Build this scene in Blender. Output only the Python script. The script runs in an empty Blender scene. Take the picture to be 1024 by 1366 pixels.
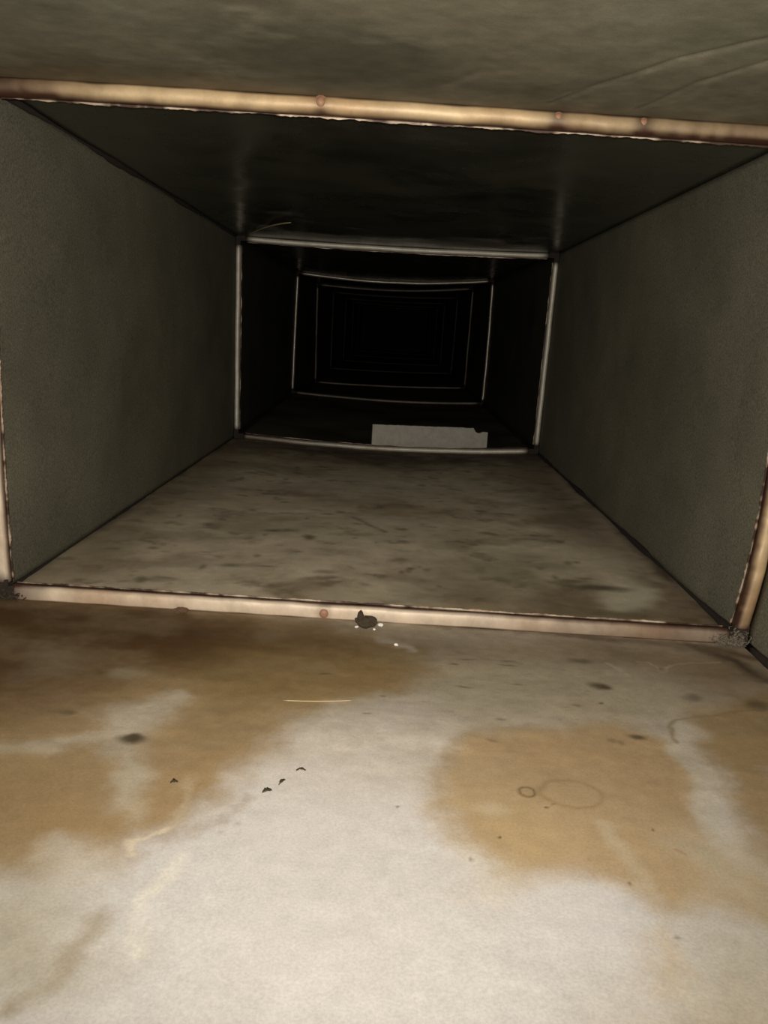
import bpy, bmesh, math, random
import numpy as np
from mathutils import Vector, Matrix

# ------------------------------------------------------------------ camera
FPX, CAM = 1144.21, Vector((0.4295, 0.0, 0.3203))
PITCH, ROLL = 0.2147, 0.0589
fw = Vector((0, math.cos(PITCH), -math.sin(PITCH)))
r0 = Vector((1, 0, 0)); u0 = r0.cross(fw)
cr = r0*math.cos(ROLL) + u0*math.sin(ROLL)
cu = -r0*math.sin(ROLL) + u0*math.cos(ROLL)
scene = bpy.context.scene
col = scene.collection
cd = bpy.data.cameras.new('camera'); cam = bpy.data.objects.new('camera', cd); col.objects.link(cam)
cd.sensor_fit = 'HORIZONTAL'; cd.sensor_width = 36.0; cd.lens = FPX*36/1024; cd.clip_start = 0.01
M = Matrix((cr, cu, -fw)).transposed().to_4x4(); M.translation = CAM
cam.matrix_world = M
scene.camera = cam

# ------------------------------------------------------------------ world, lamp, exposure
world = bpy.data.worlds.new('world'); scene.world = world; world.use_nodes = True
world.node_tree.nodes['Background'].inputs[0].default_value = (0.0003, 0.0003, 0.0003, 1)
world.node_tree.nodes['Background'].inputs[1].default_value = 1.0

FLASH_W, FLASH_AIM = 38.0, (0.0, 1.0, -0.04)
ld = bpy.data.lights.new('flash_lamp', 'SPOT'); ld.energy = FLASH_W; ld.color = (1.0, 0.94, 0.85)
ld.shadow_soft_size = 0.006; ld.spot_size = math.radians(122); ld.spot_blend = 1.0
lo = bpy.data.objects.new('flash_lamp', ld); col.objects.link(lo)
lo.location = CAM + cr*(-0.012) + cu*0.022
lo.rotation_euler = Vector(FLASH_AIM).to_track_quat('-Z', 'Y').to_euler()

scene.view_settings.view_transform = 'Standard'; scene.view_settings.look = 'None'
scene.view_settings.gamma = 1.0; scene.view_settings.use_curve_mapping = False
scene.view_settings.exposure = 0.0

# ------------------------------------------------------------------ helpers
def from_px(x, y, axis=2, val=-0.018):
    d = fw + cr*((x-512)/FPX) + cu*((683-y)/FPX)
    return CAM + d*((val-CAM[axis])/d[axis])

_rs = np.random.RandomState(7)
_lat = _rs.rand(256, 256)
def vnoise(x, y):
    xi = np.floor(x).astype(int); yi = np.floor(y).astype(int)
    fx = x-xi; fy = y-yi; fx = fx*fx*(3-2*fx); fy = fy*fy*(3-2*fy)
    a = _lat[xi % 256, yi % 256]; b = _lat[(xi+1) % 256, yi % 256]
    c = _lat[xi % 256, (yi+1) % 256]; d = _lat[(xi+1) % 256, (yi+1) % 256]
    return (a*(1-fx)+b*fx)*(1-fy)+(c*(1-fx)+d*fx)*fy
def fbm(x, y, o=4):
    s = 0; a = .5; t = 0
    for k in range(o):
        s = s+a*vnoise(x+17.3*k, y+9.1*k); t += a; x = x*2.03; y = y*2.03; a *= .55
    return s/t

def empty(name, loc=(0, 0, 0), parent=None):
    o = bpy.data.objects.new(name, None); col.objects.link(o); o.location = loc
    o.empty_display_size = .05
    if parent: o.parent = parent
    return o
def tag(o, label=None, cat=None, group=None, kind=None):
    for k, v in (('label', label), ('category', cat), ('group', group), ('kind', kind)):
        if v: o[k] = v
    return o
def link_mesh(name, verts, faces, mat, parent=None, smooth=True, origin=(0, 0, 0)):
    me = bpy.data.meshes.new(name)
    ox = Vector(origin)
    me.from_pydata([tuple(Vector(v)-ox) for v in verts], [], faces); me.update()
    if smooth: me.polygons.foreach_set('use_smooth', [True]*len(me.polygons))
    me.materials.append(mat)
    o = bpy.data.objects.new(name, me); col.objects.link(o); o.location = ox
    if parent: o.parent = parent; o.location = ox-Vector(parent.location) if parent.parent is None else ox-Vector(parent.location)-Vector(parent.parent.location)
    return o
def fix_normals(o):
    bm = bmesh.new(); bm.from_mesh(o.data); bmesh.ops.recalc_face_normals(bm, faces=bm.faces); bm.to_mesh(o.data); bm.free()

# ------------------------------------------------------------------ materials
def mat(name):
    m = bpy.data.materials.new(name); m.use_nodes = True
    nt = m.node_tree; b = nt.nodes['Principled BSDF']
    return m, nt, b
def node(nt, t, **kw):
    n = nt.nodes.new(t)
    for k, v in kw.items():
        if hasattr(n, k): setattr(n, k, v)
        else: n.inputs[k].default_value = v
    return n
def coord(nt, scale=(1, 1, 1)):
    g = node(nt, 'ShaderNodeNewGeometry'); mp = node(nt, 'ShaderNodeMapping')
    mp.inputs['Scale'].default_value = scale
    nt.links.new(g.outputs['Position'], mp.inputs[0]); return mp.outputs[0]
def noise(nt, vec, scale, detail=6, rough=.6, dist=0.0):
    n = node(nt, 'ShaderNodeTexNoise'); n.inputs['Scale'].default_value = scale
    n.inputs['Detail'].default_value = detail; n.inputs['Roughness'].default_value = rough
    n.inputs['Distortion'].default_value = dist
    nt.links.new(vec, n.inputs['Vector']); return n.outputs['Fac']
def ramp(nt, fac, stops):
    r = node(nt, 'ShaderNodeValToRGB'); e = r.color_ramp.elements
    while len(e) < len(stops): e.new(.5)
    for i, (p, c) in enumerate(stops):
        e[i].position = p; e[i].color = (*c, 1) if len(c) == 3 else c
    nt.links.new(fac, r.inputs[0]); return r.outputs[0]
def mix(nt, a, b, fac, mode='MIX'):
    m = node(nt, 'ShaderNodeMix', data_type='RGBA', blend_type=mode)
    for s, i in ((fac, 0), (a, 6), (b, 7)):
        if hasattr(s, 'links'): nt.links.new(s, m.inputs[i])
        else: m.inputs[i].default_value = s if i == 0 else (*s, 1)
    return m.outputs[2]
def bump(nt, b, h, strength, dist):
    n = node(nt, 'ShaderNodeBump'); n.inputs['Strength'].default_value = strength; n.inputs['Distance'].default_value = dist
    nt.links.new(h, n.inputs['Height']); nt.links.new(n.outputs[0], b.inputs['Normal'])

def galvanised(name, lo_c, hi_c, metal, rough, spots=.5, scale=5):
    m, nt, b = mat(name); b.inputs['Specular IOR Level'].default_value = .5 if rough < .5 else .15
    v = coord(nt)
    n1 = noise(nt, v, scale, 8, .62, .4)
    c = ramp(nt, n1, [(.30, lo_c), (.70, hi_c)])
    n2 = noise(nt, v, 420, 2, .5)
    c = mix(nt, c, ramp(nt, n2, [(.3, (.55,)*3), (.7, (1.3,)*3)]), spots, 'MULTIPLY')
    nt.links.new(c, b.inputs['Base Color'])
    b.inputs['Metallic'].default_value = metal
    r = ramp(nt, n1, [(.3, (rough-.06,)*3), (.7, (rough+.08,)*3)])
    nt.links.new(r, b.inputs['Roughness'])
    bump(nt, b, noise(nt, v, 9, 3, .5), .12, .012)
    return m
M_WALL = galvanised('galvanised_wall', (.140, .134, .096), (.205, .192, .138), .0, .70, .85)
M_WALL_SHADED = galvanised('galvanised_wall_shaded', (.050, .050, .036), (.090, .088, .062), .05, .6, .6)  # wall copy past the second frame, darkness of the deep duct in its colour
M_CEIL_SHADED = galvanised('galvanised_ceiling_shaded', (.030, .031, .022), (.085, .083, .060), .12, .27, .6, 5)  # ceiling past the first frame, colour lowered to paint in the fading light

def painted(name, rough=.66, spec=.12):          # albedo of dust, stains and far-floor shade from the colour attribute, plus grain
    m, nt, b = mat(name)
    a = node(nt, 'ShaderNodeAttribute', attribute_name='stain')
    v = coord(nt)
    n2 = noise(nt, v, 520, 3, .6)
    c = mix(nt, a.outputs['Color'], ramp(nt, n2, [(.3, (.80,)*3), (.7, (1.12,)*3)]), .6, 'MULTIPLY')
    n3 = noise(nt, v, 60, 5, .65)
    c = mix(nt, c, ramp(nt, n3, [(.3, (.86,)*3), (.7, (1.08,)*3)]), .6, 'MULTIPLY')
    nt.links.new(c, b.inputs['Base Color'])
    b.inputs['Roughness'].default_value = rough; b.inputs['Specular IOR Level'].default_value = spec
    bump(nt, b, noise(nt, v, 40, 5, .6), .18, .002)
    return m
M_FLOOR = painted('dusty_floor_sheet')
M_CEIL_NEAR = painted('smeared_ceiling_sheet', .6, .2)

def rail_mat(name, base, rust, amount, metal, rough, lengthscale=6):
    m, nt, b = mat(name)
    v = coord(nt)
    n1 = noise(nt, v, lengthscale, 6, .6)
    n2 = noise(nt, v, 45, 6, .65)
    c = mix(nt, base, rust, ramp(nt, n1, [(.62-amount*.5, (0,)*3), (.86-amount*.3, (1,)*3)]))
    at = node(nt, 'ShaderNodeAttribute', attribute_name='grime')
    c = mix(nt, c, (.055, .022, .012), at.outputs['Fac'])
    c = mix(nt, c, ramp(nt, n2, [(.3, (.72,)*3), (.65, (1.1,)*3)]), .7, 'MULTIPLY')
    nt.links.new(c, b.inputs['Base Color'])
    b.inputs['Metallic'].default_value = metal; b.inputs['Roughness'].default_value = rough
    bump(nt, b, n2, .3, .002)
    return m
M_RAIL_FLOOR = rail_mat('cream_flange', (.74, .60, .45), (.42, .24, .12), .25, .1, .5)
M_RAIL_TAN = rail_mat('tan_flange', (.66, .49, .28), (.44, .25, .11), .35, .1, .5)
M_RIVET = None
M_RAIL_PALE = rail_mat('pale_flange', (.86, .80, .66), (.60, .46, .33), .2, .30, .55)
M_RAIL_FAR = rail_mat('far_flange', (.90, .80, .64), (.70, .55, .40), .15, .55, .40)
M_RAIL_SHADED = rail_mat('shaded_far_flange', (.42, .37, .30), (.20, .15, .10), .4, .4, .55)  # dimmer rail copy: loss of flash with distance painted into the colour
M_RAIL_DEEP_SHADE = rail_mat('deep_shade_far_flange', (.16, .14, .11), (.08, .06, .045), .4, .1, .7)  # darkest rail copy for the deepest frames, unlit look put in the colour
def plain(name, c, rough=.8, metal=0, sc=60, var=.5):
    m, nt, b = mat(name); v = coord(nt)
    c2 = mix(nt, c, ramp(nt, noise(nt, v, sc, 6, .65), [(.3, (.45,)*3), (.7, (1.35,)*3)]), var, 'MULTIPLY')
    nt.links.new(c2, b.inputs['Base Color']); b.inputs['Roughness'].default_value = rough; b.inputs['Metallic'].default_value = metal
    return m
M_RIVET = plain('rust_rivet', (.36, .19, .11), .6, .1, 300, .4)
M_SEAM = plain('dark_seam', (.022, .013, .008), .9)
M_GRIME = plain('grime', (.046, .032, .017), .9, 0, 200)
M_RUST = plain('rust', (.12, .065, .032), .85, 0, 150)
M_CORNER = plain('rusty_corner', (.028, .018, .012), .8, 0, 120, .8)
M_WHITE = plain('white_crumb', (.85, .82, .76), .6, 0, 200, .2)
M_LINT = plain('grey_lint', (.16, .13, .095), .95, 0, 300)
M_BOARD = plain('pale_board', (.56, .52, .44), .7, 0, 60, .3)
M_FIBRE = plain('straw_fibre', (.52, .42, .24), .6, 0, 200, .2)
M_LEAF = plain('dried_leaf', (.055, .045, .018), .8, 0, 300)
M_LIP = rail_mat('lip_edge', (.70, .56, .42), (.30, .16, .09), .45, .2, .5, 30)

# ------------------------------------------------------------------ duct geometry
T = 0.018; TJ = [.018, .018, .014, .012, .011, .011, .011, .011, .011, .011]
#                                 # flange height: the sheets lie this far outside the opening
# depth, opening corners (TL, TR, BR, BL as x,z), sag top / bottom, bow of the right side, bow left
J = [
 (-0.75, [(-.002,.526),(.842,.526),(.850,.000),(-.003,.002)], .000, .002, .010, .0),
 (0.957, [(-.0001,.5286),(.835,.5251),(.8431,-.003),(-.0007,.0001)], -.001, .000, .016, .007),
 (2.375, [(.0093,.5142),(.8392,.5171),(.8335,.0085),(.0144,.004)], .006, .015, .000, .000),
 (3.816, [(.0058,.5100),(.8312,.5228),(.8278,.0118),(.0007,.0129)], .024, .014, .003, .000),
 (4.781, [(.0060,.5054),(.8313,.5290),(.8269,.0105),(.0146,-.0041)], .020, .008, .000, .000),
 (6.183, [(-.0061,.5153),(.8494,.5235),(.8398,.0143),(-.0042,.0021)], .012, .006, .002, .0),
 (7.60, [(.004,.515),(.840,.522),(.838,.008),(.002,.004)], .010, .008, .0, .0),
 (9.02, [(.000,.520),(.846,.518),(.842,.004),(.006,.000)], .012, .006, .0, .0),
 (10.43, [(.006,.516),(.838,.522),(.836,.006),(.000,.006)], .008, .006, .0, .0),
 (11.85, [(.000,.518),(.842,.520),(.840,.004),(.002,.002)], .010, .006, .0, .0),
]
SIDES = ('ceiling', 'right', 'floor', 'left')
OUT = {'ceiling': Vector((0, 0, 1)), 'right': Vector((1, 0, 0)), 'floor': Vector((0, 0, -1)), 'left': Vector((-1, 0, 0))}
def ends(side, j):
    c = j[1]
    return {'ceiling': (c[0], c[1]), 'right': (c[1], c[2]), 'floor': (c[3], c[2]), 'left': (c[0], c[3])}[side]
def bow(side, j):
    return {'ceiling': Vector((0, 0, -j[2])), 'floor': Vector((0, 0, -j[3])), 'right': Vector((j[4], 0, 0)), 'left': Vector((-j[5], 0, 0))}[side]
def edge_pt(side, ji, s, out=0.0):
    """point along the opening edge of joint ji, s in 0..1 (slightly beyond with out)"""
    j = J[ji]; a, b = ends(side, j)
    p = Vector((a[0]+(b[0]-a[0])*s, j[0], a[1]+(b[1]-a[1])*s))
    w = 4*s*(1-s) if side != 'right' else 6.2*s*(1-s)*(.35+.65*s)
    p += bow(side, j)*w
    return p+OUT[side]*out
def panel_pt(side, i, s, t):
    # s runs past the corner by T so neighbouring sheets meet
    a, b = ends(side, J[i]); L = math.dist(a, b); out = TJ[i]+(TJ[i+1]-TJ[i])*t
    s2 = s*(1+2*out/L)-out/L
    sc = min(max(s2, 0), 1)
    p0 = edge_pt(side, i, sc); p1 = edge_pt(side, i+1, sc)
    ax = (edge_pt(side, i, 1)-edge_pt(side, i, 0)).normalized()*((s2-sc)*L)
    return p0.lerp(p1, t)+ax+OUT[side]*out

def make_panel(side, i, parent, m, ns=40, nt_=40, ts=None, dent=.0012, albedo=None, creases=False):
    ts = ts if ts is not None else np.linspace(0, 1, nt_+1)
    ss = np.linspace(0, 1, ns+1)
    seed = i*13+SIDES.index(side)*5
    P = np.zeros((len(ts), len(ss), 3))
    base0 = np.array([panel_pt(side, i, s, 0) for s in ss]); base1 = np.array([panel_pt(side, i, s, 1) for s in ss])
    tt = np.array(ts)[:, None, None]
    P = base0[None]*(1-tt)+base1[None]*tt
    S, TT = np.meshgrid(ss, ts)
    d = (fbm(S*5+seed, TT*6+seed*.7, 3)-.5)*2*dent*4*np.clip(S*(1-S)*6, 0, 1)*np.clip(TT*(1-TT)*8, 0, 1)
    o = np.array(OUT[side])
    if creases:                                  # pressed stiffening creases and handling kinks in the top sheet
        for pts, w, hgt in (([(735, 138), (800, 112), (900, 82), (1030, 52)], .0035, .0011), ([(850, 146), (930, 110), (1030, 80)], .0035, .0010),
                            ([(272, -10), (276, 60), (300, 112)], .004, .0006), ([(740, -10), (748, 60), (742, 110)], .004, -.0005), ([(600, 118), (640, 95), (660, 60)], .006, .0007)):
            q = line_d(P[..., 0], P[..., 1], F(pts)); d = d+hgt*np.exp(-(q/w)**2)
    P = P+d[..., None]*o
    n = len(ts)*len(ss); w = len(ss)
    inner = P.reshape(-1, 3); outer = inner+o*.0012
    # thin closed sheet: inner grid, coarse outer skin from the rim
    verts = inner.tolist()
    idx = np.arange(n).reshape(len(ts), w)
    q = np.stack([idx[:-1, :-1], idx[:-1, 1:], idx[1:, 1:], idx[1:, :-1]], -1).reshape(-1, 4)
    faces = q.tolist()
    rim = list(idx[0, :])+list(idx[1:, -1])+list(idx[-1, -2::-1])+list(idx[-2:0:-1, 0])
    ob = len(verts); verts += outer[rim].tolist()
    for k in range(len(rim)):
        k2 = (k+1) % len(rim); faces.append([int(rim[k]), ob+k, ob+k2, int(rim[k2])])
    faces = [[int(a) for a in f] for f in faces]
    o_ = link_mesh('panel', verts, faces, m, parent)
    if albedo is not None:
        colr = albedo(inner[:, 0], inner[:, 1])
        allc = np.ones((len(verts), 4), np.float32); allc[:n, :3] = colr; allc[n:, :3] = colr[rim]
        at = o_.data.color_attributes.new('stain', 'FLOAT_COLOR', 'POINT')
        at.data.foreach_set('color', allc.ravel())
    return o_

# ---- albedo painting: stains, dust and wash marks on floor sheets, depth shade on far ones
def smooth(e0, e1, x):
    t = np.clip((x-e0)/(e1-e0), 0, 1); return t*t*(3-2*t)
def poly_sd(X, Y, poly):
    """signed distance, positive inside"""
    d = np.full(X.shape, 1e9); ins = np.zeros(X.shape, bool); n = len(poly)
    for i in range(n):
        x1, y1 = poly[i]; x2, y2 = poly[(i+1) % n]
        ex, ey = x2-x1, y2-y1; l = ex*ex+ey*ey+1e-12
        t = np.clip(((X-x1)*ex+(Y-y1)*ey)/l, 0, 1)
        d = np.minimum(d, np.hypot(X-x1-t*ex, Y-y1-t*ey))
        c = ((y1 > Y) != (y2 > Y)) & (X < (x2-x1)*(Y-y1)/((y2-y1) if y2 != y1 else 1e-9)+x1)
        ins ^= c
    return np.where(ins, d, -d)
def line_d(X, Y, pts):
    d = np.full(X.shape, 1e9)
    for (x1, y1), (x2, y2) in zip(pts[:-1], pts[1:]):
        ex, ey = x2-x1, y2-y1; l = ex*ex+ey*ey+1e-12
        t = np.clip(((X-x1)*ex+(Y-y1)*ey)/l, 0, 1); d = np.minimum(d, np.hypot(X-x1-t*ex, Y-y1-t*ey))
    return d
PLANE = [-.018]
def F(pts): return [tuple(from_px(x, y, 2, PLANE[0])[:2]) for x, y in pts]
class Paint:
    def __init__(s, X, Y, base, warp=.010, wf=22):
        s.X0, s.Y0 = X, Y
        s.X = X+(fbm(X*wf, Y*wf)-.5)*warp*3+(fbm(X*wf*5, Y*wf*5)-.5)*warp*.8
        s.Y = Y+(fbm(X*wf+40, Y*wf+31)-.5)*warp*3+(fbm(X*wf*5+4, Y*wf*5+3)-.5)*warp*.8
        s.E = (fbm(X*32+9, Y*32, 5)-.5)*.022+(fbm(X*11+5, Y*11+2, 3)-.5)*.02
        s.V = .35+1.1*fbm(X*26+70, Y*26+13, 4)
        s.C = np.tile(np.array(base, float), (X.size, 1)).reshape(X.size, 3)
    def lay(s, m, c, a=1): m = (m*a)[:, None]; s.C = s.C*(1-m)+np.array(c)*m
    def poly(s, pts, c, a=1, soft=.012, px=True):
        s.lay(smooth(-soft*1.5, soft*1.5, poly_sd(s.X, s.Y, F(pts) if px else pts)+s.E), c, a)
    def stroke(s, pts, c, w, a=1, warp=True):
        X, Y = (s.X, s.Y) if warp else (s.X0, s.Y0)
        s.lay((1-smooth(0, w*1.25, line_d(X, Y, F(pts))))*np.clip(s.V, 0, 1), c, a)
    def blob(s, x, y, rx, ry, c, a=1):           # rx across, ry along the duct, in metres
        p = from_px(x, y); q = np.hypot((s.X0+(s.X-s.X0)*.45-p.x)/rx, (s.Y0+(s.Y-s.Y0)*.45-p.y)/ry)
        s.lay(1-smooth(.2, 1.35, q), c, a)
    def ring(s, x, y, rx, ry, c, a=1, w=.16):
        p = from_px(x, y); q = np.hypot((s.X0+(s.X-s.X0)*.3-p.x)/rx, (s.Y0+(s.Y-s.Y0)*.3-p.y)/ry)
        s.lay(np.exp(-((q-1)/w)**2), c, a)

WHITE = (.62, .555, .480); BROWN = (.345, .235, .115); TAN = (.47, .35, .20); COOL = (.60, .57, .53)
DARK = (.085, .062, .036); OLIVE = (.20, .155, .085)
def near_albedo(X, Y):
    p = Paint(X, Y, WHITE)
    n = fbm(X*7, Y*7); calm = smooth(.66, .54, Y)
    p.lay(smooth(.70, .46, Y), (.605, .575, .545), .9)
    # upper mid-tone zone below the first flange
    p.poly([(-60, 760), (1060, 850), (1060, 960), (900, 985), (640, 960), (520, 950), (-60, 1040)], (.40, .335, .235), .75, .05)
    # big left brown stain
    p.poly([(-80, 780), (150, 800), (420, 830), (560, 862), (600, 900), (520, 925), (410, 945), (365, 985), (330, 1020), (300, 1060), (255, 1085),
            (230, 1108), (180, 1108), (172, 1130), (120, 1150), (60, 1150), (-80, 1175)], BROWN, .96, .016)
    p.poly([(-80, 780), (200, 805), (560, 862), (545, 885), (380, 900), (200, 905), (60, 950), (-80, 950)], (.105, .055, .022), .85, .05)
    p.poly([(300, 860), (560, 866), (570, 905), (400, 935), (270, 960), (240, 900)], (.27, .185, .075), .6, .03)
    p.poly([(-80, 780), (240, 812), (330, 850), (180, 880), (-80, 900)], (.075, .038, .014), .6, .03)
    p.poly([(20, 1030), (120, 1040), (140, 1090), (80, 1130), (-60, 1120), (-60, 1040)], (.32, .215, .105), .6, .03)
    p.poly([(255, 940), (330, 930), (350, 960), (310, 1010), (260, 1020)], (.30, .205, .105), .6, .015)
    # pale wash marks through it
    p.poly([(120, 955), (170, 938), (260, 925), (215, 965), (190, 985), (180, 1040), (160, 1060), (130, 1000)], (.52, .46, .37), .75, .012)
    p.stroke([(-20, 1003), (60, 992), (140, 982), (190, 950), (250, 926)], (.56, .49, .38), .014, .7)
    p.stroke([(150, 985), (160, 1035), (175, 1080)], (.52, .45, .33), .012, .5)
    p.poly([(70, 1140), (90, 1120), (150, 1125), (150, 1165), (60, 1200)], (.62, .57, .49), .7, .012)
    p.poly([(40, 900), (60, 865), (110, 870), (90, 895)], (.30, .25, .17), .5, .02)
    p.blob(170, 897, .02, .015, (.38, .32, .22), .6)
    p.poly([(-60, 1170), (60, 1165), (110, 1200), (120, 1270), (50, 1330), (-60, 1360)], (.44, .385, .27), .75, .03)
    p.stroke([(5, 1345), (60, 1300), (85, 1280), (110, 1250), (150, 1215)], (.36, .29, .20), .009, .8)
    p.stroke([(165, 1275), (185, 1235), (215, 1180), (250, 1140)], (.78, .72, .60), .006, .6)
    p.stroke([(215, 1110), (250, 1105), (300, 1090), (330, 1068)], (.42, .35, .28), .009, .7)
    p.stroke([(222, 1105), (240, 1060), (250, 1040)], (.50, .40, .26), .006, .5)
    p.stroke([(180, 1135), (183, 1108), (222, 1105)], (.74, .62, .44), .003, .7)
    # large right stain
    p.poly([(583, 1040), (592, 1005), (625, 972), (680, 962), (740, 970), (820, 962), (900, 985), (925, 1020), (940, 1070), (975, 1120), (1060, 1170),
            (1060, 1240), (960, 1220), (905, 1222), (860, 1205), (820, 1178), (790, 1165), (700, 1165), (665, 1152), (640, 1130), (605, 1120), (590, 1085)],
           (.43, .30, .155), .92, .012)
    p.poly([(640, 990), (700, 975), (860, 980), (900, 1010), (900, 1060), (800, 1040), (700, 1020)], (.42, .27, .14), .5, .03)
    p.poly([(600, 1060), (700, 1070), (760, 1120), (700, 1155), (640, 1120)], (.50, .36, .18), .5, .02)
    p.blob(655, 1076, .016, .012, (.52, .44, .30), .6)
    p.stroke([(590, 1075), (588, 1035), (600, 1000), (635, 970), (700, 963)], (.31, .225, .12), .008, .35)
    p.stroke([(800, 1100), (835, 1150), (850, 1175)], (.58, .50, .36), .009, .5)
    p.poly([(900, 1120), (960, 1105), (1010, 1140), (1030, 1200), (960, 1200)], (.52, .46, .35), .6, .02)
    # right edge stain and the pale run between the two
    p.poly([(925, 945), (1060, 905), (1060, 1180), (1024, 1135), (985, 1105), (965, 1060), (945, 1020)], (.33, .22, .095), .9, .014)
    p.stroke([(912, 965), (915, 1000), (935, 1040), (955, 1080), (985, 1125), (1040, 1165)], (.56, .50, .40), .014, .85)
    p.stroke([(905, 985), (903, 962), (940, 953), (975, 948), (1024, 945)], (.23, .16, .08), .004, .7)
    # low tan spots
    p.poly([(855, 1240), (895, 1235), (905, 1270), (890, 1310), (870, 1310), (855, 1280)], (.55, .41, .24), .75, .012)
    p.poly([(850, 1330), (1060, 1290), (1060, 1420), (830, 1420)], (.50, .40, .24), .6, .03)
    p.poly([(900, 1225), (1060, 1200), (1060, 1300), (960, 1330)], (.46, .40, .28), .7, .03)
    p.poly([(690, 1190), (800, 1180), (850, 1240), (850, 1320), (780, 1300), (700, 1260)], (.63, .60, .57), .6, .02)
    p.poly([(610, 1120), (690, 1165), (680, 1190), (615, 1190)], (.62, .53, .39), .5, .015)
    # grey wash top centre
    p.poly([(560, 875), (700, 880), (850, 890), (905, 930), (860, 950), (640, 955), (570, 930)], (.42, .36, .25), .7, .03)
    p.poly([(560, 850), (1060, 870), (1060, 910), (930, 925), (860, 895), (700, 880), (590, 880)], (.24, .175, .10), .6, .03)
    p.poly([(740, 850), (1000, 855), (1060, 930), (960, 930), (920, 900), (820, 880)], (.20, .135, .07), .55, .03)
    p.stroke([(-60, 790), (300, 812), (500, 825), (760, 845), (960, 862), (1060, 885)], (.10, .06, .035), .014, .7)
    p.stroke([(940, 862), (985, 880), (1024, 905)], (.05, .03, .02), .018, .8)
    p.stroke([(500, 848), (520, 855), (545, 866)], (.50, .45, .36), .010, .7)
    p.stroke([(812, 885), (832, 897)], (.55, .48, .36), .004, .7)
    p.stroke([(848, 880), (868, 882), (880, 892), (895, 884), (960, 878)], (.46, .38, .25), .003, .6)
    p.stroke([(610, 868), (640, 880), (700, 884)], (.20, .17, .13), .003, .5)
    # dark spots
    for x, y, rx, ry, a in ((172, 985, .013, .010, 1), (176, 982, .008, .006, 1), (92, 951, .007, .006, .8), (80, 950, .014, .005, .4), (800, 913, .013, .010, .9), (806, 914, .006, .005, .9), (852, 982, .009, .006, 1),
                            (822, 987, .005, .004, .5), (835, 990, .004, .004, .5), (925, 927, .012, .010, .5), (1012, 938, .012, .014, .7), (772, 940, .006, .004, .6),
                            (805, 936, .003, .003, .8), (604, 884, .005, .003, .8), (622, 878, .010, .002, .6), (676, 880, .012, .0025, .7), (678, 886, .012, .0025, .7),
                            (620, 916, .010, .002, .6), (690, 912, .010, .0015, .5), (668, 956, .005, .003, .6), (775, 880, .016, .008, .6), (655, 985, .006, .003, .4),
                            (730, 1074, .0022, .002, .9), (740, 1071, .0018, .0016, .6), (669, 1113, .0020, .0020, 1), (532, 1075, .0018, .0018, .9), (626, 1143, .0016, .003, .6),
                            (834, 1172, .0015, .0015, .7), (868, 1103, .0014, .0014, .7), (905, 1250, .004, .0015, .5), (488, 1026-74, .003, .002, .6), (435, 897, .006, .003, .7),
                            (508, 927, .004, .003, .5), (494, 952, .003, .002, .5), (270, 842, .006, .003, .5)):
        p.blob(x, y, rx, ry, DARK, a)
    p.blob(705, 1053, .005, .0055, (.36, .25, .13), .5)
    p.ring(705, 1053, .0062, .0062, (.15, .09, .04), .8, .22)
    p.ring(762, 1056, .023, .020, (.27, .17, .08), .42, .12)
    p.stroke([(893, 1128), (908, 1135)], (.36, .20, .14), .002, .7)
    for k in range(16):                                   # faint mould fleck cluster
        x = 285+_rs.rand()*45; y = 1100-(x-285)*.9+_rs.randn()*8
        p.blob(x, y, .003, .003, (.44, .38, .34), .5)
    for k in range(60):
        x = 560+_rs.rand()*330; y = 868+_rs.rand()*100
        p.blob(x, y, .004*_rs.rand()+.001, .001, (.16, .13, .09), .35)
    # long-grain streaks and mottling
    m = fbm(X*18, Y*60, 5); p.C *= (1+(.32*m-.16)*(1-.8*calm))[:, None]
    m = smooth(.35, .75, fbm(X*16+20, Y*20+7, 5)); m = m*(1-.85*calm); p.C = p.C*(1-.26*m)[:, None]+np.array((.40, .31, .19))*(.26*m)[:, None]
    m = fbm(X*5+3, Y*5+8, 4); p.C *= (1+(.28*m-.14)*(1-.6*calm))[:, None]
    m = fbm(X*110, Y*130, 3); p.C *= (1+(.20*m-.10)*(1-.8*calm))[:, None]
    return np.clip(p.C, .01, .95)

def ceiling_albedo(X, Y):
    p = Paint(X, Y, (.185, .168, .116), .02, 10)
    m = fbm(X*7+4, Y*10+2, 5); p.lay(smooth(.40, .72, m), (.115, .108, .076), .75)
    m = fbm(X*20+24, Y*26+2, 5); p.lay(smooth(.55, .8, m), (.26, .24, .17), .5)
    p.poly([(-40, 85), (280, 100), (430, 128), (640, 145), (1060, 165), (1060, 190), (-40, 130)], (.17, .125, .070), .6, .03)
    p.poly([(330, 50), (600, 60), (620, 100), (560, 125), (420, 115), (320, 95)], (.085, .082, .058), .6, .03)
    p.poly([(-40, -20), (230, -20), (270, 40), (200, 60), (-40, 40)], (.20, .19, .14), .5, .04)
    p.poly([(780, 0), (1060, -20), (1060, 70), (900, 90), (800, 60)], (.21, .205, .145), .5, .04)
    p.stroke([(260, 108), (290, 95), (330, 108)], (.24, .20, .13), .012, .5)
    p.stroke([(600, 118), (640, 100), (720, 90)], (.24, .20, .14), .010, .5)
    p.stroke([(735, 138), (800, 112), (900, 82), (1030, 52)], (.27, .25, .18), .006, .5)
    p.stroke([(850, 146), (930, 110), (1030, 80)], (.27, .25, .18), .006, .4)
    m = fbm(X*60, Y*70, 4); p.C *= (0.75+.5*m)[:, None]
    return np.clip(p.C, .01, .9)

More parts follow.
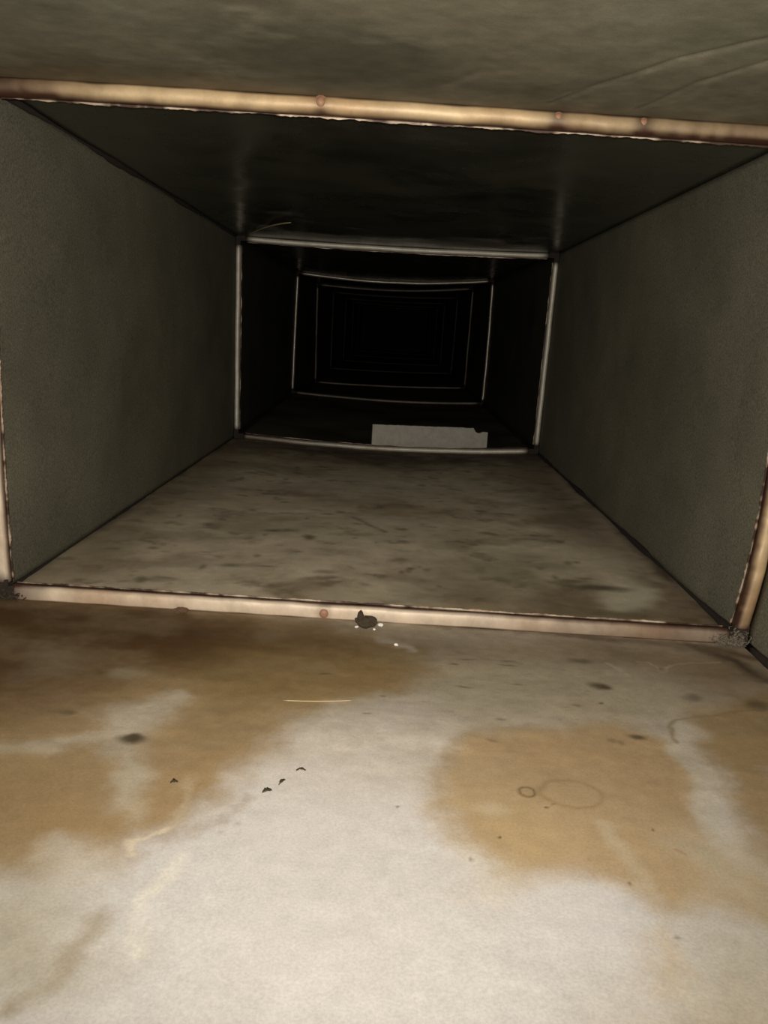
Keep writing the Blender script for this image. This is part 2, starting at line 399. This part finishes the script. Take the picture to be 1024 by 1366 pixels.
def second_albedo(X, Y):
    p = Paint(X, Y, (.76, .64, .46), .012, 9)
    m = fbm(X*5, Y*5, 5); p.lay(smooth(.42, .70, m), (.42, .33, .20), .65)
    m = fbm(X*13+30, Y*13, 5); p.lay(smooth(.50, .78, m), (.26, .20, .12), .5)
    m = fbm(X*26+11, Y*30+5, 5); p.lay(smooth(.60, .78, m), (.16, .12, .07), .5)
    m = fbm(X*10+61, Y*12+15, 4); p.lay(smooth(.55, .8, m), (.78, .70, .52), .4)
    p.poly([(40, 775), (200, 640), (330, 585), (300, 640), (200, 700), (160, 770)], (.22, .165, .095), .7, .05)
    p.poly([(560, 745), (700, 740), (760, 770), (740, 800), (640, 815), (540, 800)], (.20, .16, .09), .5, .05)
    p.poly([(730, 780), (790, 765), (820, 800), (900, 830), (760, 830), (700, 810)], (.14, .095, .045), .7, .03)
    p.poly([(860, 770), (940, 800), (985, 845), (900, 836), (860, 815)], (.15, .095, .05), .75, .03)
    p.poly([(818, 790), (838, 775), (875, 785), (870, 808), (835, 815), (812, 808)], (.70, .64, .47), .8, .012)
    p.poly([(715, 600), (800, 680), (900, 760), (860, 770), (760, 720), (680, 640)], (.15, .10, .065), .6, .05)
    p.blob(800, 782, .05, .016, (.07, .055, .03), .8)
    p.blob(190, 772, .012, .014, (.14, .11, .07), .7)
    p.blob(415, 718, .010, .02, (.14, .11, .07), .7)
    for k in range(60):
        x = 200+_rs.rand()*650; y = 610+_rs.rand()*170
        p.blob(x, y, .003+.018*_rs.rand()**2, .004+.012*_rs.rand(), (.13, .10, .06), .5)
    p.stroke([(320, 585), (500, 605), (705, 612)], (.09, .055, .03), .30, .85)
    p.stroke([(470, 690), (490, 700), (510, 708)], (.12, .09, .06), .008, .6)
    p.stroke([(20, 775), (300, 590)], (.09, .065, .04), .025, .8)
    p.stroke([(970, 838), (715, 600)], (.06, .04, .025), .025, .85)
    m = fbm(X*40, Y*50, 4); p.C *= (0.84+.32*m)[:, None]
    return np.clip(p.C, .01, .9)
def far_shaded_albedo(X, Y):  # floor past the second frame, base colour darkened to stand for weak light
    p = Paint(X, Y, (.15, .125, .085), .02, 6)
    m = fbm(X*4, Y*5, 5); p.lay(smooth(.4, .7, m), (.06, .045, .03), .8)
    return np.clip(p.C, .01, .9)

floor = tag(empty('floor'), 'dusty stained sheet metal bottom of the duct, running away in sections', kind='structure')
ceiling = tag(empty('ceiling'), 'dull olive sheet metal top of the duct', kind='structure')
wall_left = tag(empty('wall_left'), 'plain dull sheet metal left side of the duct', kind='structure')
wall_right = tag(empty('wall_right'), 'plain dull sheet metal right side of the duct', kind='structure')
ROOT = {'floor': floor, 'ceiling': ceiling, 'left': wall_left, 'right': wall_right}
NJ = len(J)-1
for i in range(NJ):
    for side in SIDES:
        if side == 'ceiling' and i == 0:
            PLANE[0] = .545
            make_panel(side, i, ceiling, M_CEIL_NEAR, 330, ts=list(np.linspace(0, .60, 10))[:-1]+list(np.linspace(.60, 1, 260)), dent=.0014, albedo=ceiling_albedo, creases=True)
            PLANE[0] = -.018
        elif side == 'floor':
            if i == 0:
                ts = list(np.linspace(0, .55, 12))[:-1]+list(np.linspace(.55, 1, 470)); make_panel(side, i, floor, M_FLOOR, 500, ts=ts, dent=.0008, albedo=near_albedo)
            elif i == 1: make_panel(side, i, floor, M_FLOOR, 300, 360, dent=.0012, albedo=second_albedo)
            else: make_panel(side, i, floor, M_FLOOR, 50, 50, albedo=far_shaded_albedo)
        else:
            make_panel(side, i, ROOT[side], M_CEIL_SHADED if side == 'ceiling' else (M_WALL if i < 2 else M_WALL_SHADED), 60 if i < 2 else 24, 80 if i < 2 else 24,
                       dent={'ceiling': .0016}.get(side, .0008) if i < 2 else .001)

# folded corner seams, one strip per section edge, child of the wall it is folded on
def seam(side, other, s_end, i, w):
    parent = ROOT[side]; rnd = random.Random(i*7+SIDES.index(side)*3+int(s_end))
    n = 60; V = []; Fc = []
    inn = -OUT[side]; up = -OUT[other]
    for k in range(n+1):
        t = .008+(.984)*k/n
        base = panel_pt(side, i, s_end, t)
        ww = w*(.75+.5*rnd.random())*(1+.5*math.sin(k*.35+i))
        a = base+inn*ww+up*.0003; b = base+inn*.0003+up*ww; c = base+inn*ww*.55+up*ww*.55; d = base+inn*.0003+up*.0003
        V += [d, a, c, b]
    for k in range(n):
        for q in range(4):
            q2 = (q+1) % 4; Fc.append([4*k+q, 4*k+q2, 4*k+4+q2, 4*k+4+q])
    Fc += [[0, 1, 2, 3], [4*n+3, 4*n+2, 4*n+1, 4*n]]
    o = link_mesh('seam', V, Fc, M_SEAM, parent); fix_normals(o)
for i in range(0, 5):
    seam('left', 'ceiling', 0, i, .0045 if i < 2 else .002)
    seam('left', 'floor', 1, i, .0022)
    seam('right', 'ceiling', 0, i, .0007)
    seam('right', 'floor', 1, i, .0045 if i < 2 else .002)

# ------------------------------------------------------------------ flange frames at each joint
LABELS = {
 1: ('nearest flange frame round the duct, rusty tan with cream bottom rail', ),
 2: ('second flange frame from the camera, thin pale rails behind stained floor', ),
 3: ('third flange frame from the camera, thin dim outline with sagging top', ),
 4: ('fourth flange frame from the camera, faint outline close inside the third', ),
 5: ('fifth flange frame from the camera, barely lit outline', ),
 6: ('sixth flange frame from the camera, almost black outline', ),
 7: ('seventh flange frame from the camera, deep in the dark', ),
 8: ('eighth flange frame from the camera, deep in the dark', ),
 9: ('farthest flange frame closing the view down the duct', ),
}
def rail_mesh(side, ji, parent, m, h, s0, s1, n, rounded, label=None):
    o = OUT[side]; rnd = random.Random(ji*10+SIDES.index(side))
    if rounded: prof = [(h, .004), (h, -.0035), (h*.80, -.0080), (h*.55, -.0098), (h*.30, -.0088), (h*.12, -.0062), (0, -.001), (0, .004)]
    else: prof = [(h, .004), (h, -.004), (h*.85, -.0055), (h*.5, -.0060), (h*.25, -.0056), (h*.08, -.0040), (0, -.001), (0, .004)]
    V = []; G = []; np_ = len(prof)
    for k in range(n+1):
        s = s0+(s1-s0)*k/n
        b = edge_pt(side, ji, s)
        wob = (float(vnoise(np.array([k*.12+ji*9]), np.array([SIDES.index(side)*7.3]))[0])-.5)*.0016
        rg = (float(fbm(np.array([k*.16+ji*9]), np.array([SIDES.index(side)*17.3]), 3)[0]))
        endd = max(0, 1-min(k, n-k)/(n*.03))
        for q, (ou, y) in enumerate(prof):
            V.append(b+o*(ou+(wob if 0 < q < np_-1 else wob*.3))+Vector((0, y+wob, 0)))
            f = q/(np_-1)
            # grime sits along the inner lip and against the sheet
            g = max(0, (f-.55+.10*(rg-.5))*1.1) if q < np_-2 else .75
            if q <= 1: g = .7
            if ji == 1:
                if side == 'ceiling': g = g*2.0+.95*max(0, 1-s/.17)+.75*max(0, (s-.60)/.40)+.30*max(0, rg-.35)
                if side == 'floor': g = g*1.3+.95*max(0, 1-s/.06)+.70*max(0, (s-.50)/.50)+.25*max(0, rg-.4)
                if side == 'right': g = g*3.2+.25*max(0, rg-.3)+.5*max(0, (s-.85)/.15)
            if ji == 1 and side in ('floor', 'ceiling'):      # rust haloes round the rivets
                for sv in ((.435,) if side == 'floor' else (.407, .700, .805)): g += .45*math.exp(-((s-sv)/.011)**2)
            if ji == 2 and side == 'floor': g += .75*max(0, 1-s/.55)
            G.append(min(1, max(g, endd)))
    Fc = []
    for k in range(n):
        for q in range(np_):
            q2 = (q+1) % np_; Fc.append([k*np_+q, k*np_+q2, (k+1)*np_+q2, (k+1)*np_+q])
    Fc += [list(range(np_)), [n*np_+q for q in reversed(range(np_))]]
    ob = link_mesh('rail', V, Fc, m, parent, origin=edge_pt(side, ji, .5))
    fix_normals(ob)
    at = ob.data.attributes.new('grime', 'FLOAT', 'POINT'); at.data.foreach_set('value', G)
    if label: ob['label'] = label
    return ob
def lip_mesh(side, ji, parent, m, h, s0, s1, n, jag):
    """thin ragged sheet edge of the section beyond, standing just behind the rail"""
    o = OUT[side]; V = []; Fc = []; G = []
    rnd = random.Random(ji*33+SIDES.index(side))
    jg = 0
    for k in range(n+1):
        s = s0+(s1-s0)*k/n; b = edge_pt(side, ji, s)
        jg = jg*.7+rnd.uniform(-1, 1)*jag*.6
        lg = min(1, max(0, (float(fbm(np.array([k*.11+ji*5]), np.array([SIDES.index(side)*11.3]), 4)[0])-.38)*5))*.95
        top = b+o*(-.0012+jg)
        for (pt, yy) in ((top, .0050), (top, .0062), (b+o*h*.95, .0062), (b+o*h*.95, .0050)):
            V.append(pt+Vector((0, yy, 0))); G.append(lg)
    for k in range(n):
        for q in range(4):
            q2 = (q+1) % 4; Fc.append([4*k+q, 4*k+q2, 4*k+4+q2, 4*k+4+q])
    Fc += [[0, 1, 2, 3], [4*n+3, 4*n+2, 4*n+1, 4*n]]
    ob = link_mesh('lip', V, Fc, m, parent, smooth=False, origin=edge_pt(side, ji, .5)); fix_normals(ob)
    at = ob.data.attributes.new('grime', 'FLOAT', 'POINT'); at.data.foreach_set('value', G)
    return ob
def corner_piece(ji, ci, parent, m, h, L):
    """L-shaped corner plate filling the gap between two rails"""
    cx, cz = J[ji][1][ci]; y = J[ji][0]
    sx = -1 if ci in (0, 3) else 1; sz = 1 if ci in (0, 1) else -1
    pts = [(h, h), (h, -L), (.0015, -L), (.0015, .0015), (-L, .0015), (-L, h)]
    V = []; rnd = random.Random(ji*5+ci)
    for yy in (-.0055, .0035):
        for a, b in pts: V.append(Vector((cx+sx*a, y+yy+rnd.uniform(-.001, .001), cz+sz*b)))
    Fc = [[0, 1, 2, 3], [0, 3, 4, 5], [9, 8, 7, 6], [11, 10, 9, 6]]
    for k in range(6): k2 = (k+1) % 6; Fc.append([k, k2, k2+6, k+6])
    ob = link_mesh('corner_plate', V, Fc, m, parent, smooth=False, origin=(cx, y, cz)); fix_normals(ob)
    return ob
def rivet(rail, frame, side, ji, s, h, r, m, lvl=.5):
    """domed rivet head on the rail face (sub-part)"""
    c = edge_pt(side, ji, s)+OUT[side]*(h*lvl)+Vector((0, -.0085 if side != 'floor' else -.0052, 0))
    V = [c+Vector((0, -r*.45, 0))]; seg = 14
    for rr, yy in ((.45, -.40), (.8, -.22), (1, 0.1), (1.25, .14), (1.25, .5)):
        for q in range(seg):
            a = q/seg*2*math.pi; V.append(c+Vector((math.cos(a)*r*rr, yy*r, math.sin(a)*r*rr)))
    Fc = [[0, 1+(q+1) % seg, 1+q] for q in range(seg)]
    for k in range(4):
        for q in range(seg):
            q2 = (q+1) % seg; Fc.append([1+k*seg+q, 1+k*seg+q2, 1+(k+1)*seg+q2, 1+(k+1)*seg+q])
    Fc.append([1+4*seg+q for q in range(seg)])
    ob = link_mesh('rivet', V, Fc, m, rail, origin=c); fix_normals(ob)
    return ob
for ji in range(1, NJ+1):
    fr = tag(empty('flange_frame', (0.42, J[ji][0], 0)), LABELS[ji][0], 'flange', 'flange frames along the duct')
    for side in SIDES:
        h = TJ[ji]+.0006
        if ji == 1:
            m = {'floor': M_RAIL_FLOOR, 'ceiling': M_RAIL_TAN, 'right': M_RAIL_TAN, 'left': M_RAIL_FLOOR}[side]
            lab = {'floor': 'flat cream bottom rail with rust along its edge', 'ceiling': 'rounded tan top rail', 'right': 'rounded tan side rail with dark rust line', 'left': None}[side]
            rl = rail_mesh(side, ji, fr, m, h, .002, .997, 260, side in ('ceiling', 'right'), lab)
            lip_mesh(side, ji, fr, M_LIP, h, .006, .99, 320, .0009)
            if side == 'floor': rivet(rl, fr, side, ji, .435, h, .0060, M_RIVET, .60)
            if side == 'ceiling':
                for s, r in ((.407, .0056), (.700, .0042), (.805, .0040)): rivet(rl, fr, side, ji, s, h, r, M_RIVET, .62)
        else:
            m = M_RAIL_PALE if ji == 2 else M_RAIL_FAR
            hh = h if side != 'floor' else h*.75
            s0, s1 = (.015, .985) if ji == 2 else (.01, .99)
            if ji == 3 and side == 'floor' or ji == 4: m = M_RAIL_SHADED
            if ji > 4: m = M_RAIL_DEEP_SHADE
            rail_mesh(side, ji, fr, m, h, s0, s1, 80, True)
            if ji == 2: lip_mesh(side, ji, fr, M_LIP, h, .02, .98, 120, .0010)
    for ci in range(4): corner_piece(ji, ci, fr, M_CORNER, TJ[ji]+.0005, .006 if ji == 1 else .012)

# ------------------------------------------------------------------ pale strip standing behind the second frame
a = Vector((.3824, 2.43, -.0045)); b = Vector((.7160, 2.492, -.0045))
def floor_z(x, y):
    for i in range(NJ):
        if J[i][0] <= y <= J[i+1][0]:
            t = (y-J[i][0])/(J[i+1][0]-J[i][0]); return panel_pt('floor', i, (x+TJ[i])/(.84+2*TJ[i]), t).z
ax = (b-a); L = ax.length; axn = ax.normalized(); nrm = Vector((axn.y, -axn.x, 0))
n = 46; V = []; rnd = random.Random(3)
for k in range(n+1):
    s = k/n; p = a+ax*s
    z0 = floor_z(p.x, p.y)+.0006
    top = a.z+.0475+rnd.uniform(-.0006, .0006)
    if .885 < s: top -= .010+rnd.uniform(-.002, .002)
    if .90 < s < .945: top -= .004
    if s > .985: top += .000
    V += [Vector((p.x, p.y, z0))+nrm*.005, Vector((p.x, p.y, top))+nrm*.005, Vector((p.x, p.y, top))-nrm*.005, Vector((p.x, p.y, z0))-nrm*.005]
Fc = []
for k in range(n):
    for q in range(4):
        q2 = (q+1) % 4; Fc.append([4*k+q, 4*k+q2, 4*k+4+q2, 4*k+4+q])
Fc += [[0, 1, 2, 3], [4*n+3, 4*n+2, 4*n+1, 4*n]]
bd = link_mesh('board_strip', V, Fc, M_BOARD, None, smooth=False, origin=(.55, 2.46, floor_z(.55, 2.46))); fix_normals(bd)
tag(bd, 'pale rectangular strip of board standing just behind the second flange frame', 'board')

# loose wire at the top left of the second frame
def tube(name, pts, r, m, seg=6):
    V = []; Fc = []
    for k, p in enumerate(pts):
        d = (pts[min(k+1, len(pts)-1)]-pts[max(k-1, 0)]).normalized()
        a1 = d.orthogonal().normalized(); a2 = d.cross(a1)
        rr = r*(1 if 0 < k < len(pts)-1 else .4)
        for q in range(seg):
            t = q/seg*2*math.pi; V.append(p+a1*math.cos(t)*rr+a2*math.sin(t)*rr)
    for k in range(len(pts)-1):
        for q in range(seg):
            q2 = (q+1) % seg; Fc.append([k*seg+q, k*seg+q2, (k+1)*seg+q2, (k+1)*seg+q])
    Fc += [list(range(seg)), [(len(pts)-1)*seg+q for q in range(seg)]]
    o = link_mesh(name, V, Fc, m, None, origin=pts[len(pts)//2]); fix_normals(o); return o
def bez(p0, p1, p2, n=16): return [p0*(1-t)**2+p1*2*t*(1-t)+p2*t*t for t in [k/n for k in range(n+1)]]
w0 = from_px(330, 314, 1, 2.36); w1 = from_px(355, 299, 2, .5235); w2 = from_px(388, 297, 2, .5235)
pts = bez(w0, w1, w2)
tag(tube('wire', pts, .0014, M_FIBRE), 'thin pale wire end bent up from top left of second frame', 'wire')

# ------------------------------------------------------------------ small debris on the near floor
def lump(name, loc, sz, m, seed, sub=3, rough=.35, squash=1.0):
    bm = bmesh.new(); bmesh.ops.create_icosphere(bm, subdivisions=sub, radius=1)
    rnd = random.Random(seed); off = rnd.uniform(0, 50)
    for v in bm.verts:
        c = v.co.copy()
        d = 1+rough*(float(fbm(np.array([c.x*1.6+off+c.z]), np.array([c.y*1.6+off*.7-c.z]), 3)[0])-.5)*2.2
        v.co = Vector((c.x*sz[0]*d, c.y*sz[1]*d, c.z*sz[2]*d))
    mz = min(v.co.z for v in bm.verts)
    for v in bm.verts: v.co.z -= mz
    me = bpy.data.meshes.new(name); bm.to_mesh(me); bm.free(); me.materials.append(m)
    o = bpy.data.objects.new(name, me); col.objects.link(o); o.location = loc; return o
def on_floor(x, y, lift=.0002):
    p = from_px(x, y); z = floor_z(p.x, p.y)
    p = from_px(x, y, 2, z); return Vector((p.x, p.y, floor_z(p.x, p.y)+lift))
c0 = on_floor(487, 838)
cl = lump('grime_clump', c0, (.0105, .005, .0065), M_GRIME, 5, 3, .6)
tag(cl, 'dark crumbly lump of grime against the middle of nearest bottom rail', 'debris')
pk = lump('lump', c0, (.0042, .0035, .0085), M_GRIME, 9, 3, .7); pk.parent = cl; pk.location = (-.0055, -.0005, .0030)
pk.name = 'peak'
CR = [(475, 838, .0018, 'white crumb just left below the dark grime lump'), (507, 836, .0026, 'largest white crumb, right beside the dark grime lump'),
      (499, 841, .0015, 'tiny white crumb between grime lump and the largest crumb'), (509, 830, .0017, 'white crumb touching the rail foot right of the grime lump'),
      (528, 862, .0021, 'white crumb lying alone on the pale smear below the rail')]
for k, (x, y, r, lab) in enumerate(CR):
    tag(lump('crumb', on_floor(x, y), (r*1.2, r*.8, r*.75), M_WHITE, 20+k, 2, .4), lab, 'crumb', 'white crumbs by the nearest rail')
tag(lump('rust_flake', on_floor(240, 818), (.0065, .0035, .0028), M_RUST, 31, 3, 1.1), 'reddish rust flake at the foot of bottom rail, left of centre', 'debris')
def leaf(x, y, L, w, rz, seed, lab):
    rnd = random.Random(seed); n = 8; V = []; Fc = []
    for k in range(n+1):
        t = k/n; ww = w*math.sin(math.pi*min(max(t, .06), .95))*(1+rnd.uniform(-.4, .4)); z = .0006+.0022*math.sin(t*3)*rnd.uniform(.6, 1)
        for yy, zz in ((-ww, z+.0006), (0, z), (ww, z+.0008)):
            V.append(Vector((L*(t-.5), yy, zz)))
    nn = len(V); V += [v+Vector((0, 0, -.0004)) for v in V]
    for k in range(n):
        for q in range(2):
            a = k*3+q; Fc.append([a, a+3, a+4, a+1]); Fc.append([nn+a, nn+a+1, nn+a+4, nn+a+3])
    rim = [k*3 for k in range(n+1)]+[n*3+1]+[k*3+2 for k in range(n, -1, -1)]+[1]
    for k in range(len(rim)):
        a, b = rim[k], rim[(k+1) % len(rim)]; Fc.append([a, b, nn+b, nn+a])
    V = [Vector((v.x*math.cos(rz)-v.y*math.sin(rz), v.x*math.sin(rz)+v.y*math.cos(rz), v.z)) for v in V]
    o = link_mesh('leaf_scrap', V, Fc, M_LEAF, None); o.location = on_floor(x, y, -.0001); fix_normals(o)
    tag(o, lab, 'leaf', 'dried scraps on the pale floor'); return o
leaf(356, 1057, .0075, .0022, .5, 1, 'ragged olive leaf scrap, largest of three near middle of pale floor')
leaf(376, 1045, .0085, .0012, 1.1, 2, 'thin upright leaf scrap between the ragged scrap and the topmost one')
leaf(401, 1029, .0075, .0011, .1, 3, 'topmost and rightmost of the three small dark leaf scraps')
leaf(232, 1045, .0055, .0018, .2, 4, 'brown scrap alone on the left brown stain')
p0, p1 = on_floor(378, 936, .0011), on_floor(470, 936, .0011)
mid = on_floor(425, 938, .0013)
tag(tube('fibre', bez(p0, mid, p1, 14), .0004, M_FIBRE), 'long straw coloured fibre lying across the brown stain', 'fibre')
def tuft(name, loc, size, cnt, m, lab, seed):
    """tangle of short lint fibres, one mesh"""
    rnd = random.Random(seed); V = []; Fc = []
    for k in range(cnt):
        p = Vector((rnd.gauss(0, size[0]*.4), rnd.gauss(0, size[1]*.4), abs(rnd.gauss(0, size[2]*.4))+.0006))
        d = Vector((rnd.uniform(-1, 1), rnd.uniform(-1, 1), rnd.uniform(-.5, .6))).normalized(); l = rnd.uniform(.003, .008); r = rnd.uniform(.0003, .0011)
        a1 = d.orthogonal().normalized(); a2 = d.cross(a1); prev = None
        for s in range(4):
            q = p+d*l*s/3+a1*math.sin(s*1.3)*.0015; q.z = max(q.z, .0006); b = len(V)
            for a in range(3): t = a*2.094; V.append(q+(a1*math.cos(t)+a2*math.sin(t))*r)
            if s:
                for a in range(3): Fc.append([b-3+a, b-3+(a+1) % 3, b+(a+1) % 3, b+a])
    o = link_mesh(name, V, Fc, m, None, smooth=False); o.location = loc
    return tag(o, lab, 'lint')
tuft('lint_tuft', Vector((.8400, .9440, -.0195)), (.026, .006, .016), 170, M_LINT, 'grey lint caught in the bottom right corner of nearest frame', 4)
tuft('lint_tuft', on_floor(12, 800), (.020, .008, .012), 120, M_GRIME, 'dark fluff in the bottom left corner of nearest frame', 6)
